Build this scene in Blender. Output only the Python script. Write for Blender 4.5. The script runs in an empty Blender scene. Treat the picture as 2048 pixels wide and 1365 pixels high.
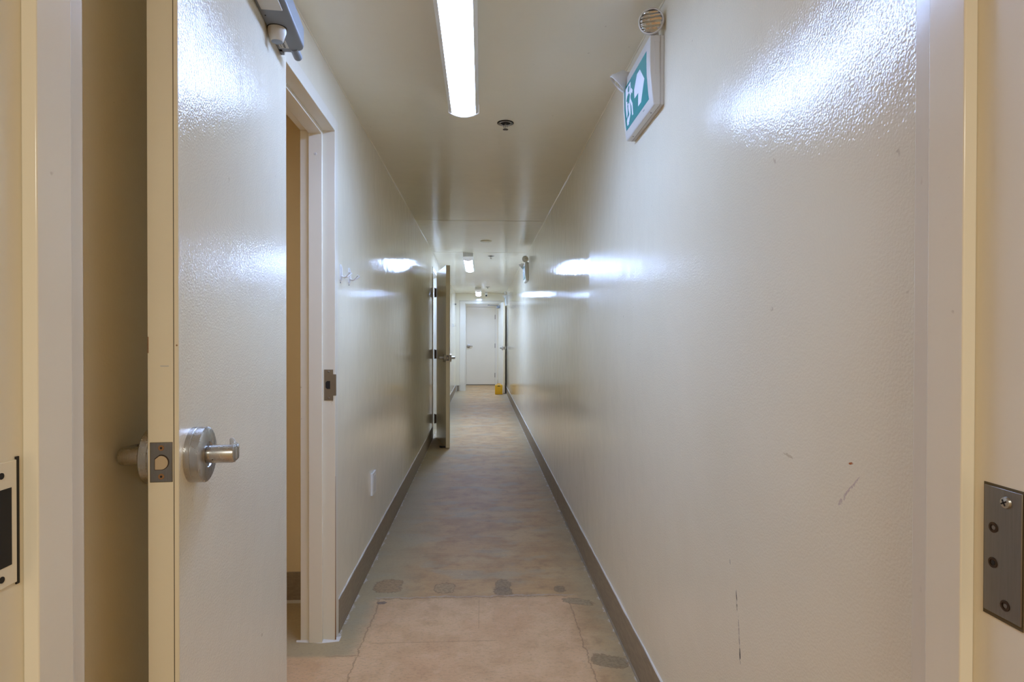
import bpy, bmesh, math, random
from mathutils import Matrix, Vector

scene = bpy.context.scene
COL = scene.collection
R = math.radians

# ------------------------------------------------------------------ camera
cam_data = bpy.data.cameras.new('camera')
cam_data.sensor_width = 36.0
cam_data.lens = 36.0 * 1220 / 2048
cam_data.shift_y = 5.3 / 2048
cam_data.clip_start = 0.02
cam = bpy.data.objects.new('camera', cam_data)
COL.objects.link(cam)
cam.matrix_world = (Matrix.Translation((0, 0, 1.22)) @ Matrix.Rotation(R(-2.91), 4, 'Z')
                    @ Matrix.Rotation(R(90 - 0.46), 4, 'X') @ Matrix.Rotation(R(0.1), 4, 'Z'))
scene.camera = cam

# ------------------------------------------------------------------ view, world, light levels
vs = scene.view_settings
vs.view_transform = 'Standard'
vs.look = 'None'
vs.gamma = 1.0
vs.use_curve_mapping = False
vs.exposure = 2.2
scene.cycles.max_bounces = 20
scene.cycles.diffuse_bounces = 14
scene.cycles.glossy_bounces = 8
world = bpy.data.worlds.new('world')
world.use_nodes = True
world.node_tree.nodes['Background'].inputs[0].default_value = (0.8, 0.85, 1, 1)
world.node_tree.nodes['Background'].inputs[1].default_value = 0.0
scene.world = world

TUBE = {'near': 6.5, 'mid': 15.0, 'end': 9.5}       # glow of the three corridor fixtures
TUBE_COL = (0.73, 1.05, 1.84)
VEST_W = 2.4                                        # unseen lamp added in the vestibule behind the far doorway
ROOM_W = 5.8                                        # unseen warm lamp added in the room the camera stands in


def area(name, loc, size_x, size_y, watts, col, rot=(0, 0, 0)):
    d = bpy.data.lights.new(name, 'AREA')
    d.shape = 'RECTANGLE'
    d.size, d.size_y = size_x, size_y
    d.energy = watts
    d.color = col
    o = bpy.data.objects.new(name, d)
    o.location = loc
    o.rotation_euler = rot
    COL.objects.link(o)
    return o


area('added_room_light', (0.1, -1.1, 2.2), 0.5, 0.5, ROOM_W, (0.96, 1.0, 0.95))  # unseen lamp added for the warm light on the near frame
area('added_vestibule_light', (0.0, 15.0, 2.17), 0.5, 0.3, VEST_W, (0.74, 1.0, 1.7))  # unseen lamp added to brighten the closed far door
area('added_side_room_light', (-1.6, 1.9, 2.2), 0.3, 0.3, 0.9, (0.95, 0.88, 0.80))  # unseen lamp added to lift the dim side room

# ------------------------------------------------------------------ corridor measures
XL, XR, H = -0.589, 0.5685, 2.275
Y0, Y1 = 0.735, 14.24            # corridor from the near doorway to the far doorway
T = 0.13                          # wall thickness


# ------------------------------------------------------------------ material helpers
class NT:
    def __init__(self, name):
        self.m = bpy.data.materials.new(name)
        self.m.use_nodes = True
        self.t = self.m.node_tree
        self.n = self.t.nodes
        self.b = self.n['Principled BSDF']

    def node(self, kind, **kw):
        x = self.n.new(kind)
        for k, v in kw.items():
            setattr(x, k, v)
        return x

    def put(self, sock, v):
        if isinstance(v, bpy.types.NodeSocket):
            self.t.links.new(v, sock)
        elif isinstance(v, (tuple, list)):
            sock.default_value = tuple(v) + ((1.0,) if len(v) == 3 and len(sock.default_value) == 4 else ())
        else:
            sock.default_value = v

    def math(self, op, a, b=0.0, c=0.0, clamp=False):
        x = self.node('ShaderNodeMath', operation=op, use_clamp=clamp)
        for i, v in enumerate((a, b, c)):
            self.put(x.inputs[i], v)
        return x.outputs[0]

    def step(self, v, lo, hi):
        x = self.node('ShaderNodeMapRange', interpolation_type='SMOOTHSTEP')
        self.put(x.inputs[0], v)
        x.inputs[1].default_value = lo
        x.inputs[2].default_value = hi
        return x.outputs[0]

    def mix(self, f, a, b, mode='MIX'):
        x = self.node('ShaderNodeMix', data_type='RGBA', blend_type=mode)
        self.put(x.inputs[0], f)
        self.put(x.inputs[6], a)
        self.put(x.inputs[7], b)
        return x.outputs[2]

    def pos(self, obj=False):
        if obj:
            v = self.node('ShaderNodeTexCoord').outputs['Object']
        else:
            v = self.node('ShaderNodeNewGeometry').outputs['Position']
        s = self.node('ShaderNodeSeparateXYZ')
        self.put(s.inputs[0], v)
        return v, s.outputs[0], s.outputs[1], s.outputs[2]

    def scaled(self, v, s):
        x = self.node('ShaderNodeMapping')
        self.put(x.inputs[0], v)
        x.inputs['Scale'].default_value = s if isinstance(s, tuple) else (s, s, s)
        return x.outputs[0]

    def noise(self, v, scale, detail=3.0, rough=0.5, out=0):
        x = self.node('ShaderNodeTexNoise')
        self.put(x.inputs['Vector'], v)
        x.inputs['Scale'].default_value = scale
        x.inputs['Detail'].default_value = detail
        x.inputs['Roughness'].default_value = rough
        return x.outputs[out]

    def bump(self, h, strength, dist, chain=None):
        x = self.node('ShaderNodeBump')
        self.put(x.inputs['Height'], h)
        self.put(x.inputs['Strength'], strength)
        x.inputs['Distance'].default_value = dist
        if chain is not None:
            self.put(x.inputs['Normal'], chain)
        return x.outputs[0]

    def set(self, col=None, rough=None, metal=None, normal=None, spec=None, emit=None, emit_s=None, coat=None,
            coat_r=None, alpha=None, trans=None):
        for k, v in (('Base Color', col), ('Roughness', rough), ('Metallic', metal), ('Normal', normal),
                     ('Specular IOR Level', spec), ('Emission Color', emit), ('Emission Strength', emit_s),
                     ('Coat Weight', coat), ('Coat Roughness', coat_r), ('Transmission Weight', trans)):
            if v is not None:
                self.put(self.b.inputs[k], v)
        return self.m


def simple(name, col, rough=0.5, metal=0.0, spec=None, emit=None, emit_s=None, coat=None):
    q = NT(name)
    v, *_ = q.pos(True)
    n = q.noise(v, 40.0, 3)
    c = q.mix(q.math('MULTIPLY', n, 0.25), col, tuple(x * 0.86 for x in col))
    return q.set(col=c, rough=rough, metal=metal, spec=spec, emit=emit, emit_s=emit_s, coat=coat)


CREAM = (0.845, 0.785, 0.615)


def gloss_paint(name, col=CREAM, rough=0.08, peel=0.17, scale=190.0, spec=0.5, marks=None, split=None):
    """Glossy oil paint with orange peel; marks: (u, z, half length, half width, angle, colour) on an x-facing wall."""
    q = NT(name)
    v, x, y, z = q.pos()
    big = q.noise(v, 1.6, 2)
    c = q.mix(q.step(big, 0.35, 0.7), col, tuple(k * f for k, f in zip(col, (0.97, 0.965, 0.95))))
    # faint handling grime and pin specks
    sp = q.noise(v, 34.0, 2, 0.5)
    c = q.mix(q.math('MULTIPLY', q.step(sp, 0.76, 0.80), 0.35), c, (0.30, 0.22, 0.13))
    for (u, w, hl, hw, ang, mc, jag) in (marks or []):
        dy = q.math('SUBTRACT', y, u)
        dz = q.math('SUBTRACT', z, w)
        wob = q.math('MULTIPLY', q.math('SUBTRACT', q.noise(v, 90.0, 3), 0.5), jag)
        a = q.math('ADD', q.math('MULTIPLY', dy, math.cos(ang)), q.math('MULTIPLY', dz, math.sin(ang)))
        b = q.math('SUBTRACT', q.math('MULTIPLY', dz, math.cos(ang)), q.math('MULTIPLY', dy, math.sin(ang)))
        b = q.math('ADD', b, wob)
        aa = q.math('POWER', q.math('DIVIDE', a, hl), 2.0)
        bb = q.math('POWER', q.math('DIVIDE', b, hw), 2.0)
        mask = q.math('SUBTRACT', 1.0, q.step(q.math('ADD', aa, bb), 0.5, 1.0))
        brk = q.step(q.noise(v, 140.0, 2), 0.36, 0.5)
        c = q.mix(q.math('MULTIPLY', mask, brk), c, mc)
    n1 = q.noise(v, scale, 2, 0.4)
    n2 = q.noise(v, 9.0, 2, 0.4)
    n3 = q.noise(q.scaled(v, (1, 1, 0.12)), 26.0, 2, 0.5)
    pk = 1.0
    if split is not None:
        pk = q.math('SUBTRACT', 1.0, q.math('MULTIPLY', q.step(y, split - 0.002, split + 0.002), 0.72))
    nb = q.bump(n1, pk, peel * 0.001)
    nb = q.bump(n2, 1.0, 0.0012, nb)
    nb = q.bump(n3, 1.0, 0.00022, nb)
    r = rough
    if split is not None:
        st = q.step(y, split - 0.002, split + 0.002)
        r = q.math('SUBTRACT', rough + 0.06, q.math('MULTIPLY', st, 0.06))
    return q.set(col=c, rough=r, normal=nb, spec=spec)


def floor_material():
    q = NT('worn_floor')
    v, x, y, z = q.pos()
    wob_l = q.noise(v, 3.0, 4, 0.6)
    wob = q.noise(v, 16.0, 4, 0.6)
    wobf = q.noise(v, 70.0, 3, 0.6)
    fine = q.noise(v, 110.0, 5, 0.7)
    strk = q.noise(q.scaled(v, (1.0, 5.0, 1.0)), 7.0, 5, 0.65)
    mid = q.noise(v, 5.5, 5, 0.62)
    wx = q.math('ADD', x, q.math('MULTIPLY', q.math('SUBTRACT', wob, 0.5), 0.045))
    wy = q.math('ADD', y, q.math('MULTIPLY', q.math('SUBTRACT', wob, 0.5), 0.030))
    bx = q.math('ADD', x, q.math('MULTIPLY', q.math('SUBTRACT', wob_l, 0.5), 0.35))
    # base colours
    grain = q.noise(q.scaled(v, (1.0, 1.7, 1.0)), 60.0, 6, 0.8)
    blot = q.noise(v, 11.0, 6, 0.7)
    grey = q.mix(q.step(mid, 0.38, 0.62), (0.48, 0.39, 0.30), (0.40, 0.32, 0.245))
    grey = q.mix(q.math('MULTIPLY', q.step(strk, 0.50, 0.68), 0.5), grey, (0.37, 0.25, 0.17))
    grey = q.mix(q.math('MULTIPLY', q.step(q.noise(q.scaled(v, (1, 1.6, 1)), 2.3, 4), 0.50, 0.64), 0.6), grey, (0.52, 0.47, 0.40))
    grey = q.mix(q.math('MULTIPLY', q.step(blot, 0.52, 0.66), 0.35), grey, (0.27, 0.215, 0.175))
    # blue grey wash towards the walls
    left = q.math('SUBTRACT', 1.0, q.step(bx, -0.50, -0.22))
    right = q.step(bx, 0.34, 0.58)
    edge = q.math('MAXIMUM', left, q.math('MULTIPLY', right, 0.7))
    grey = q.mix(q.math('MULTIPLY', edge, 0.6), grey, (0.43, 0.415, 0.36))
    grey = q.mix(1.0, grey, (1.16, 0.90, 0.53), 'MULTIPLY')
    grey = q.mix(q.math('MULTIPLY', edge, 0.5), grey, (0.37, 0.335, 0.22))
    grey = q.mix(q.math('MULTIPLY', q.step(q.noise(q.scaled(v, (1, 1.6, 1)), 3.1, 4), 0.52, 0.64), 0.5), grey, (0.42, 0.36, 0.235))
    tan = q.mix(q.step(mid, 0.36, 0.66), (0.47, 0.375, 0.27), (0.41, 0.315, 0.215))
    tan = q.mix(q.math('MULTIPLY', q.step(wob_l, 0.45, 0.65), 0.5), tan, (0.43, 0.305, 0.205))
    tan = q.mix(q.math('MULTIPLY', q.step(blot, 0.50, 0.68), 0.35), tan, (0.36, 0.26, 0.18))
    tan = q.mix(q.math('MULTIPLY', q.step(wob, 0.52, 0.66), 0.3), tan, (0.50, 0.41, 0.32))
    tan = q.mix(1.0, tan, (1.50, 1.25, 0.98), 'MULTIPLY')
    # tan sheet near the camera, its border ragged
    m_y = q.math('SUBTRACT', 1.0, q.step(q.math('ADD', y, q.math('MULTIPLY', q.math('SUBTRACT', wob, 0.5), 0.06)), 2.84, 2.90))
    m_xl = q.math('ADD', q.step(wx, -0.53, -0.44), q.math('SUBTRACT', 1.0, q.step(wy, 2.34, 2.38)), clamp=True)
    m_xr = q.math('SUBTRACT', 1.0, q.step(q.math('ADD', wx, q.math('MULTIPLY', q.math('SUBTRACT', blot, 0.5), 0.12)), 0.37, 0.50))
    tan_m = q.math('MULTIPLY', q.math('MULTIPLY', q.math('MULTIPLY', m_y, m_xl), m_xr), q.math('SUBTRACT', 1.0, q.math('MULTIPLY', q.step(grain, 0.5, 0.62), 0.25)))
    c = q.mix(tan_m, grey, tan)
    # scuffs
    sc = q.noise(q.scaled(v, (1.0, 2.6, 1.0)), 30.0, 8, 0.8)
    dens = q.step(q.noise(v, 2.2, 2), 0.42, 0.62)
    c = q.mix(q.math('MULTIPLY', q.math('MULTIPLY', q.step(sc, 0.56, 0.68), dens), 0.5), c, (0.17, 0.12, 0.075))
    c = q.mix(q.math('MULTIPLY', q.step(grain, 0.50, 0.66), 0.5), c, q.mix(0.5, c, (0.16, 0.125, 0.10)))
    c = q.mix(q.math('MULTIPLY', fine, 0.28), c, q.mix(0.5, c, (0.33, 0.23, 0.12)))
    # joint lines: the sheet's far edge, a seam along it and one across it
    def line(coord, at, half, lo=None, hi=None, along=None, dark=(0.26, 0.16, 0.08), s=0.6):
        nonlocal c
        d = q.math('ABSOLUTE', q.math('SUBTRACT', coord, at))
        m = q.math('SUBTRACT', 1.0, q.step(d, half * 0.4, half))
        if lo is not None:
            m = q.math('MULTIPLY', m, q.math('MULTIPLY', q.step(along, lo, lo + 0.02),
                                              q.math('SUBTRACT', 1.0, q.step(along, hi, hi + 0.02))))
        c = q.mix(q.math('MULTIPLY', m, s), c, dark)
    yy = q.math('ADD', y, q.math('MULTIPLY', q.math('SUBTRACT', wob, 0.5), 0.06))
    line(yy, 2.872, 0.005, -0.5, 0.40, x)
    line(yy, 2.884, 0.005, -0.5, 0.44, x, (0.42, 0.36, 0.30), 0.7)
    xx = q.math('ADD', x, q.math('MULTIPLY', q.math('SUBTRACT', wobf, 0.5), 0.006))
    line(xx, -0.008, 0.0028, 2.55, 2.85, y, s=0.25)
    line(q.math('ADD', y, q.math('MULTIPLY', q.math('SUBTRACT', wobf, 0.5), 0.01)), 2.455, 0.004, -0.45, 0.05, x, s=0.35)
    line(wx, -0.472, 0.004, 2.10, 2.85, y, s=0.55)
    line(wx, 0.412, 0.004, 1.7, 2.80, y, s=0.55)
    line(wy, 2.36, 0.005, -0.60, -0.47, x, s=0.5)
    # ragged worn-through patches
    def patch(cx, cy, rx, ry, col, ang=0.0, s=0.85):
        nonlocal c
        dx = q.math('SUBTRACT', wx, cx)
        dy = q.math('SUBTRACT', wy, cy)
        a = q.math('ADD', q.math('MULTIPLY', dx, math.cos(ang)), q.math('MULTIPLY', dy, math.sin(ang)))
        b = q.math('SUBTRACT', q.math('MULTIPLY', dy, math.cos(ang)), q.math('MULTIPLY', dx, math.sin(ang)))
        r2 = q.math('ADD', q.math('POWER', q.math('ABSOLUTE', q.math('DIVIDE', a, rx)), 2.6),
                    q.math('POWER', q.math('ABSOLUTE', q.math('DIVIDE', b, ry)), 2.6))
        r2 = q.math('ADD', r2, q.math('ADD', q.math('MULTIPLY', q.math('SUBTRACT', wobf, 0.5), 1.6), q.math('MULTIPLY', q.math('SUBTRACT', wob, 0.5), 2.6)))
        m = q.math('SUBTRACT', 1.0, q.step(r2, 0.9, 1.0))
        rim = q.math('SUBTRACT', 1.0, q.step(q.math('ABSOLUTE', q.math('SUBTRACT', r2, 1.05)), 0.0, 0.28))
        c = q.mix(q.math('MULTIPLY', m, s), c, q.mix(q.step(wobf, 0.4, 0.6), col, tuple(k * 0.75 for k in col)))
        c = q.mix(q.math('MULTIPLY', rim, 0.65), c, (0.20, 0.12, 0.06))
    patch(-0.455, 3.02, 0.065, 0.075, (0.42, 0.27, 0.13))
    patch(-0.175, 2.985, 0.050, 0.058, (0.46, 0.31, 0.15))
    patch(0.112, 3.00, 0.038, 0.070, (0.33, 0.23, 0.12))
    patch(0.110, 2.935, 0.045, 0.045, (0.30, 0.21, 0.115))
    patch(0.385, 2.945, 0.028, 0.034, (0.30, 0.21, 0.115))
    patch(0.455, 2.80, 0.075, 0.028, (0.40, 0.30, 0.17), -0.35)
    patch(0.485, 2.275, 0.066, 0.040, (0.33, 0.24, 0.13), -0.35)
    patch(-0.455, 2.83, 0.020, 0.015, (0.20, 0.15, 0.12))
    # white paint drips beside the skirting and specks
    ed = q.math('MINIMUM', q.math('SUBTRACT', x, XL), q.math('SUBTRACT', XR, x))
    dr = q.math('SUBTRACT', q.math('ADD', q.math('ADD', ed, q.math('MULTIPLY', q.step(q.math('MULTIPLY', ed, -1.0), 0.0, 0.02), 3.0)), q.math('MULTIPLY', wob, 0.085)), 0.045)
    keep = q.math('MAXIMUM', q.step(y, 2.50, 2.52), q.step(x, 0.0, 0.1))
    c = q.mix(q.math('MULTIPLY', keep, q.math('MULTIPLY', q.math('SUBTRACT', 1.0, q.step(dr, 0.0, 0.012)), q.step(fine, 0.40, 0.55))), c, (0.62, 0.58, 0.52))
    vor = q.node('ShaderNodeTexVoronoi')
    q.put(vor.inputs['Vector'], v)
    vor.inputs['Scale'].default_value = 9.0
    dots = q.math('SUBTRACT', 1.0, q.step(vor.outputs['Distance'], 0.016, 0.026))
    dots = q.math('MULTIPLY', dots, q.step(wob_l, 0.5, 0.55))
    c = q.mix(dots, c, (0.6, 0.57, 0.5))
    nb = q.bump(fine, 0.5, 0.0008)
    nb = q.bump(tan_m, 0.6, 0.001, nb)
    rr = q.math('ADD', 0.42, q.math('MULTIPLY', fine, 0.3))
    return q.set(col=c, rough=rr, normal=nb, spec=0.25)


def base_material():
    q = NT('grey_vinyl_skirting')
    v, x, y, z = q.pos()
    s1 = q.noise(q.scaled(v, (3.0, 1.2, 8.0)), 12.0, 5, 0.7)
    s2 = q.noise(v, 26.0, 4, 0.7)
    c = q.mix(q.step(s1, 0.3, 0.7), (0.33, 0.265, 0.18), (0.25, 0.20, 0.14))
    c = q.mix(q.math('MULTIPLY', q.step(s2, 0.55, 0.75), 0.5), c, (0.36, 0.28, 0.19))
    nb = q.bump(s1, 0.5, 0.0006)
    return q.set(col=c, rough=0.5, normal=nb)


def brushed(name, col=(0.55, 0.53, 0.50), rough=0.28, along='z'):
    q = NT(name)
    v, *_ = q.pos(True)
    sc = {'z': (30, 30, 2), 'x': (2, 30, 30), 'y': (30, 2, 30)}[along]
    n = q.noise(q.scaled(v, sc), 14.0, 3, 0.6)
    c = q.mix(n, col, tuple(k * 0.8 for k in col))
    return q.set(col=c, rough=q.math('ADD', rough - 0.06, q.math('MULTIPLY', n, 0.14)), metal=1.0,
                 normal=q.bump(n, 0.25, 0.0002))


MARKS = [
    (1.325, 0.638, 0.026, 0.0026, R(82), (0.05, 0.06, 0.07), 0.004),
    (1.310, 0.560, 0.055, 0.0016, R(82), (0.16, 0.17, 0.17), 0.003),
    (1.306, 0.525, 0.020, 0.0032, R(84), (0.05, 0.07, 0.08), 0.003),
    (1.362, 0.711, 0.008, 0.0012, R(80), (0.25, 0.25, 0.25), 0.003),
    (0.908, 0.992, 0.034, 0.0028, R(135), (0.62, 0.52, 0.46), 0.010),
    (0.932, 0.966, 0.016, 0.0040, R(130), (0.65, 0.56, 0.48), 0.008),
    (0.909, 1.029, 0.007, 0.0022, R(-10), (0.45, 0.16, 0.06), 0.003),
    (1.100, 1.004, 0.022, 0.0030, R(1), (0.66, 0.58, 0.42), 0.010),
]
M = {}
M['paint'] = gloss_paint('cream_gloss_paint')
M['paint_right'] = gloss_paint('cream_gloss_paint_scuffed', marks=MARKS, split=3.19, peel=0.55, scale=230.0, rough=0.075)
M['ceiling'] = gloss_paint('cream_gloss_ceiling_paint', col=(0.85, 0.80, 0.65), rough=0.16, peel=0.08)
M['frame'] = gloss_paint('cream_frame_enamel', col=(0.83, 0.785, 0.66), rough=0.2, peel=0.05, scale=160)
M['door'] = gloss_paint('cream_door_enamel', col=(0.835, 0.785, 0.64), rough=0.10, peel=0.62, scale=270)
M['edge'] = gloss_paint('cream_edge_enamel', col=(0.82, 0.72, 0.52), rough=0.3, peel=0.05)
M['room'] = gloss_paint('side_room_paint', col=(0.80, 0.67, 0.42), rough=0.4, peel=0.05)
M['floor'] = floor_material()
M['base'] = base_material()
M['caulk'] = simple('white_caulk', (0.70, 0.68, 0.63), 0.5)
M['steel'] = brushed('brushed_steel')
M['steel_dull'] = brushed('dull_steel', (0.30, 0.28, 0.26), 0.42)
M['plate'] = brushed('tarnished_plate', (0.36, 0.32, 0.26), 0.45)
M['dark'] = simple('dark_recess', (0.012, 0.010, 0.008), 0.7)
M['seam'] = simple('dark_seam', (0.10, 0.075, 0.035), 0.7)
M['rust'] = simple('rust_stain', (0.30, 0.15, 0.06), 0.8)
M['tan'] = simple('tan_latch', (0.55, 0.42, 0.26), 0.45)
M['white'] = simple('white_plastic', (0.78, 0.78, 0.77), 0.35)
M['offwhite'] = simple('off_white_plastic', (0.70, 0.68, 0.63), 0.35)
M['closer'] = simple('silver_grey_enamel', (0.20, 0.215, 0.23), 0.42)
M['cap'] = simple('beige_plastic', (0.60, 0.56, 0.48), 0.4)
M['black'] = simple('black_plastic', (0.02, 0.02, 0.022), 0.35)
M['rubber'] = simple('dark_rubber', (0.035, 0.025, 0.02), 0.7)
M['brass'] = brushed('dark_bronze', (0.10, 0.07, 0.05), 0.4)
M['yellow'] = simple('yellow_plastic', (0.85, 0.47, 0.01), 0.4)
M['label'] = simple('beige_label', (0.55, 0.52, 0.45), 0.5)
M['ink'] = simple('black_ink', (0.02, 0.02, 0.02), 0.6)
M['housing'] = simple('white_enamel_housing', (0.74, 0.73, 0.71), 0.35)
M['sign_white'] = simple('sign_white_film', (0.62, 0.66, 0.78), 0.35, emit=(0.6, 0.7, 0.9), emit_s=0.06)


def green_panel():
    q = NT('sign_green_film')
    v, *_ = q.pos(True)
    n = q.noise(v, 10.0, 2)
    c = q.mix(n, (0.012, 0.22, 0.24), (0.02, 0.25, 0.26))
    return q.set(col=c, rough=0.12, emit=(0.01, 0.26, 0.36), emit_s=0.04)


M['green'] = green_panel()


def lens_glass():
    q = NT('ribbed_reflector_lens')
    v, x, y, z = q.pos(True)
    w = q.node('ShaderNodeTexWave', wave_type='BANDS', bands_direction='Y')
    q.put(w.inputs['Vector'], v)
    w.inputs['Scale'].default_value = 26.0
    w.inputs['Distortion'].default_value = 3.0
    n = q.noise(v, 70.0, 2)
    nb = q.bump(w.outputs[1], 1.0, 0.0028)
    nb = q.bump(n, 1.0, 0.0012, nb)
    return q.set(col=(0.62, 0.60, 0.55), rough=0.14, metal=1.0, normal=nb, coat=0.6)


M['lens'] = lens_glass()


def glow(name, strength, col=TUBE_COL):
    q = NT(name)
    return q.set(col=(0.85, 0.87, 0.9), rough=0.4, emit=col, emit_s=strength)


for k, s in TUBE.items():
    M['tube_' + k] = glow('lit_diffuser_' + k, s)
M['cap_lit'] = glow('diffuser_end', 0.05, (0.8, 0.82, 0.9))
M['wing'] = simple('diffuser_edge', (0.80, 0.80, 0.74), 0.4)


# ------------------------------------------------------------------ mesh helpers
class MB:
    def __init__(self):
        self.bm = bmesh.new()

    def _m(self, verts, mat):
        if mat is not None:
            bmesh.ops.transform(self.bm, matrix=mat, verts=verts)

    def box(self, x0, x1, y0, y1, z0, z1, mat=None):
        vs_ = [self.bm.verts.new(p) for p in ((x0, y0, z0), (x1, y0, z0), (x1, y1, z0), (x0, y1, z0),
                                              (x0, y0, z1), (x1, y0, z1), (x1, y1, z1), (x0, y1, z1))]
        for f in ((3, 2, 1, 0), (4, 5, 6, 7), (0, 1, 5, 4), (1, 2, 6, 5), (2, 3, 7, 6), (3, 0, 4, 7)):
            self.bm.faces.new([vs_[i] for i in f])
        self._m(vs_, mat)
        return self

    def prism(self, pts, h0, h1, mat=None):
        """polygon in x,y extruded along z"""
        a = [self.bm.verts.new((p[0], p[1], h0)) for p in pts]
        b = [self.bm.verts.new((p[0], p[1], h1)) for p in pts]
        n = len(pts)
        try:
            self.bm.faces.new(list(reversed(a)))
            self.bm.faces.new(b)
        except ValueError:
            pass
        for i in range(n):
            self.bm.faces.new((a[i], a[(i + 1) % n], b[(i + 1) % n], b[i]))
        self._m(a + b, mat)
        return self

    def lathe(self, prof, n=32, mat=None, caps=True):
        """profile of (r, z) turned around z"""
        rings = []
        allv = []
        for r, z in prof:
            if r < 1e-6:
                ring = [self.bm.verts.new((0, 0, z))]
            else:
                ring = [self.bm.verts.new((r * math.cos(2 * math.pi * i / n), r * math.sin(2 * math.pi * i / n), z))
                        for i in range(n)]
            rings.append(ring)
            allv += ring
        for a, b in zip(rings, rings[1:]):
            for i in range(n):
                j = (i + 1) % n
                if len(a) == 1 and len(b) == 1:
                    continue
                if len(a) == 1:
                    self.bm.faces.new((a[0], b[j], b[i]))
                elif len(b) == 1:
                    self.bm.faces.new((a[i], a[j], b[0]))
                else:
                    self.bm.faces.new((a[i], a[j], b[j], b[i]))
        if caps:
            if len(rings[0]) > 1:
                self.bm.faces.new(list(reversed(rings[0])))
            if len(rings[-1]) > 1:
                self.bm.faces.new(rings[-1])
        self._m(allv, mat)
        return self

    def tube(self, pts, r, n=10, mat=None):
        pts = [Vector(p) for p in pts]
        rr = r if isinstance(r, (list, tuple)) else [r] * len(pts)
        rings, allv = [], []
        for i, p in enumerate(pts):
            d = (pts[min(i + 1, len(pts) - 1)] - pts[max(i - 1, 0)]).normalized()
            up = Vector((0, 0, 1)) if abs(d.z) < 0.9 else Vector((1, 0, 0))
            s = d.cross(up).normalized()
            t = d.cross(s).normalized()
            ring = [self.bm.verts.new(p + (s * math.cos(2 * math.pi * k / n) + t * math.sin(2 * math.pi * k / n)) * rr[i])
                    for k in range(n)]
            rings.append(ring)
            allv += ring
        for a, b in zip(rings, rings[1:]):
            for k in range(n):
                self.bm.faces.new((a[k], a[(k + 1) % n], b[(k + 1) % n], b[k]))
        self.bm.faces.new(list(reversed(rings[0])))
        self.bm.faces.new(rings[-1])
        self._m(allv, mat)
        return self

    def sweep(self, secs, mat=None):
        """closed sections (lists of equal length) joined into a tube with caps"""
        rings = [[self.bm.verts.new(p) for p in s] for s in secs]
        n = len(rings[0])
        for a, b in zip(rings, rings[1:]):
            for k in range(n):
                self.bm.faces.new((a[k], a[(k + 1) % n], b[(k + 1) % n], b[k]))
        self.bm.faces.new(list(reversed(rings[0])))
        self.bm.faces.new(rings[-1])
        self._m([v for r_ in rings for v in r_], mat)
        return self

    def build(self, name, mat, parent=None, bevel=0.0, segs=2, smooth=False, loc=None, rot=None):
        bmesh.ops.recalc_face_normals(self.bm, faces=self.bm.faces)
        me = bpy.data.meshes.new(name)
        self.bm.to_mesh(me)
        self.bm.free()
        me.materials.append(mat)
        o = bpy.data.objects.new(name, me)
        COL.objects.link(o)
        if parent is not None:
            o.parent = parent
        if loc is not None:
            o.location = loc
        if rot is not None:
            o.rotation_euler = rot
        if bevel:
            b = o.modifiers.new('bevel', 'BEVEL')
            b.width = bevel
            b.segments = segs
            b.limit_method = 'ANGLE'
            b.angle_limit = R(35)
        if smooth or bevel:
            for p in me.polygons:
                p.use_smooth = True
            try:
                me.set_sharp_from_angle(angle=R(38))
            except Exception:
                pass
        return o


def tag(o, label=None, cat=None, group=None, kind=None):
    if label:
        o['label'] = label
    if cat:
        o['category'] = cat
    if group:
        o['group'] = group
    if kind:
        o['kind'] = kind
    return o


def empty(name, loc, rot=(0, 0, 0)):
    o = bpy.data.objects.new(name, None)
    o.empty_display_size = 0.1
    o.location = loc
    o.rotation_euler = rot
    COL.objects.link(o)
    return o


def children(o):
    return [c for c in bpy.data.objects if c.parent == o]


def copy_tree(o, parent=None):
    c = o.copy()
    COL.objects.link(c)
    c.parent = parent
    for ch in children(o):
        copy_tree(ch, c)
    return c


def struct(o):
    return tag(o, kind='structure')


def text_mesh(body, size, name, mat, parent, matrix, thick=0.0002):
    cu = bpy.data.curves.new(name, 'FONT')
    cu.body = body
    cu.size = size
    cu.extrude = thick
    cu.align_x = 'CENTER'
    cu.align_y = 'CENTER'
    t = bpy.data.objects.new(name, cu)
    COL.objects.link(t)
    dg = bpy.context.evaluated_depsgraph_get()
    dg.update()
    me = bpy.data.meshes.new_from_object(t.evaluated_get(dg))
    bpy.data.objects.remove(t)
    me.materials.clear()
    me.materials.append(mat)
    o = bpy.data.objects.new(name, me)
    COL.objects.link(o)
    o.parent = parent
    o.matrix_local = matrix
    return o


# ------------------------------------------------------------------ room shell
def wall_cells(mb, fixed_axis, f0, f1, u0, u1, z0, z1, holes):
    """wall slab between f0,f1 on one axis, u0..u1 on the other, with (ua, ub, top) door holes from the floor"""
    u = u0
    for a, b, top in sorted(holes):
        if a > u:
            seg(mb, fixed_axis, f0, f1, u, a, z0, z1)
        seg(mb, fixed_axis, f0, f1, a, b, top, z1)
        u = b
    if u < u1:
        seg(mb, fixed_axis, f0, f1, u, u1, z0, z1)


def seg(mb, ax, f0, f1, a, b, z0, z1):
    if ax == 'x':
        mb.box(f0, f1, a, b, z0, z1)
    else:
        mb.box(a, b, f0, f1, z0, z1)


CASE = 0.05                        # visible face of the steel door frames
O2 = (1.725, 2.483, 2.052)         # side-room opening in the left wall: from, to, head height
O3 = (7.51, 8.29, 2.045)           # next opening on the left
O4 = (-0.373, 0.452, 2.035)        # far doorway across the corridor
O5 = (-0.390, 0.371, 2.058)        # closed door behind it
O1 = (-0.462, 0.539, 2.05)         # doorway the camera looks through

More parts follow.
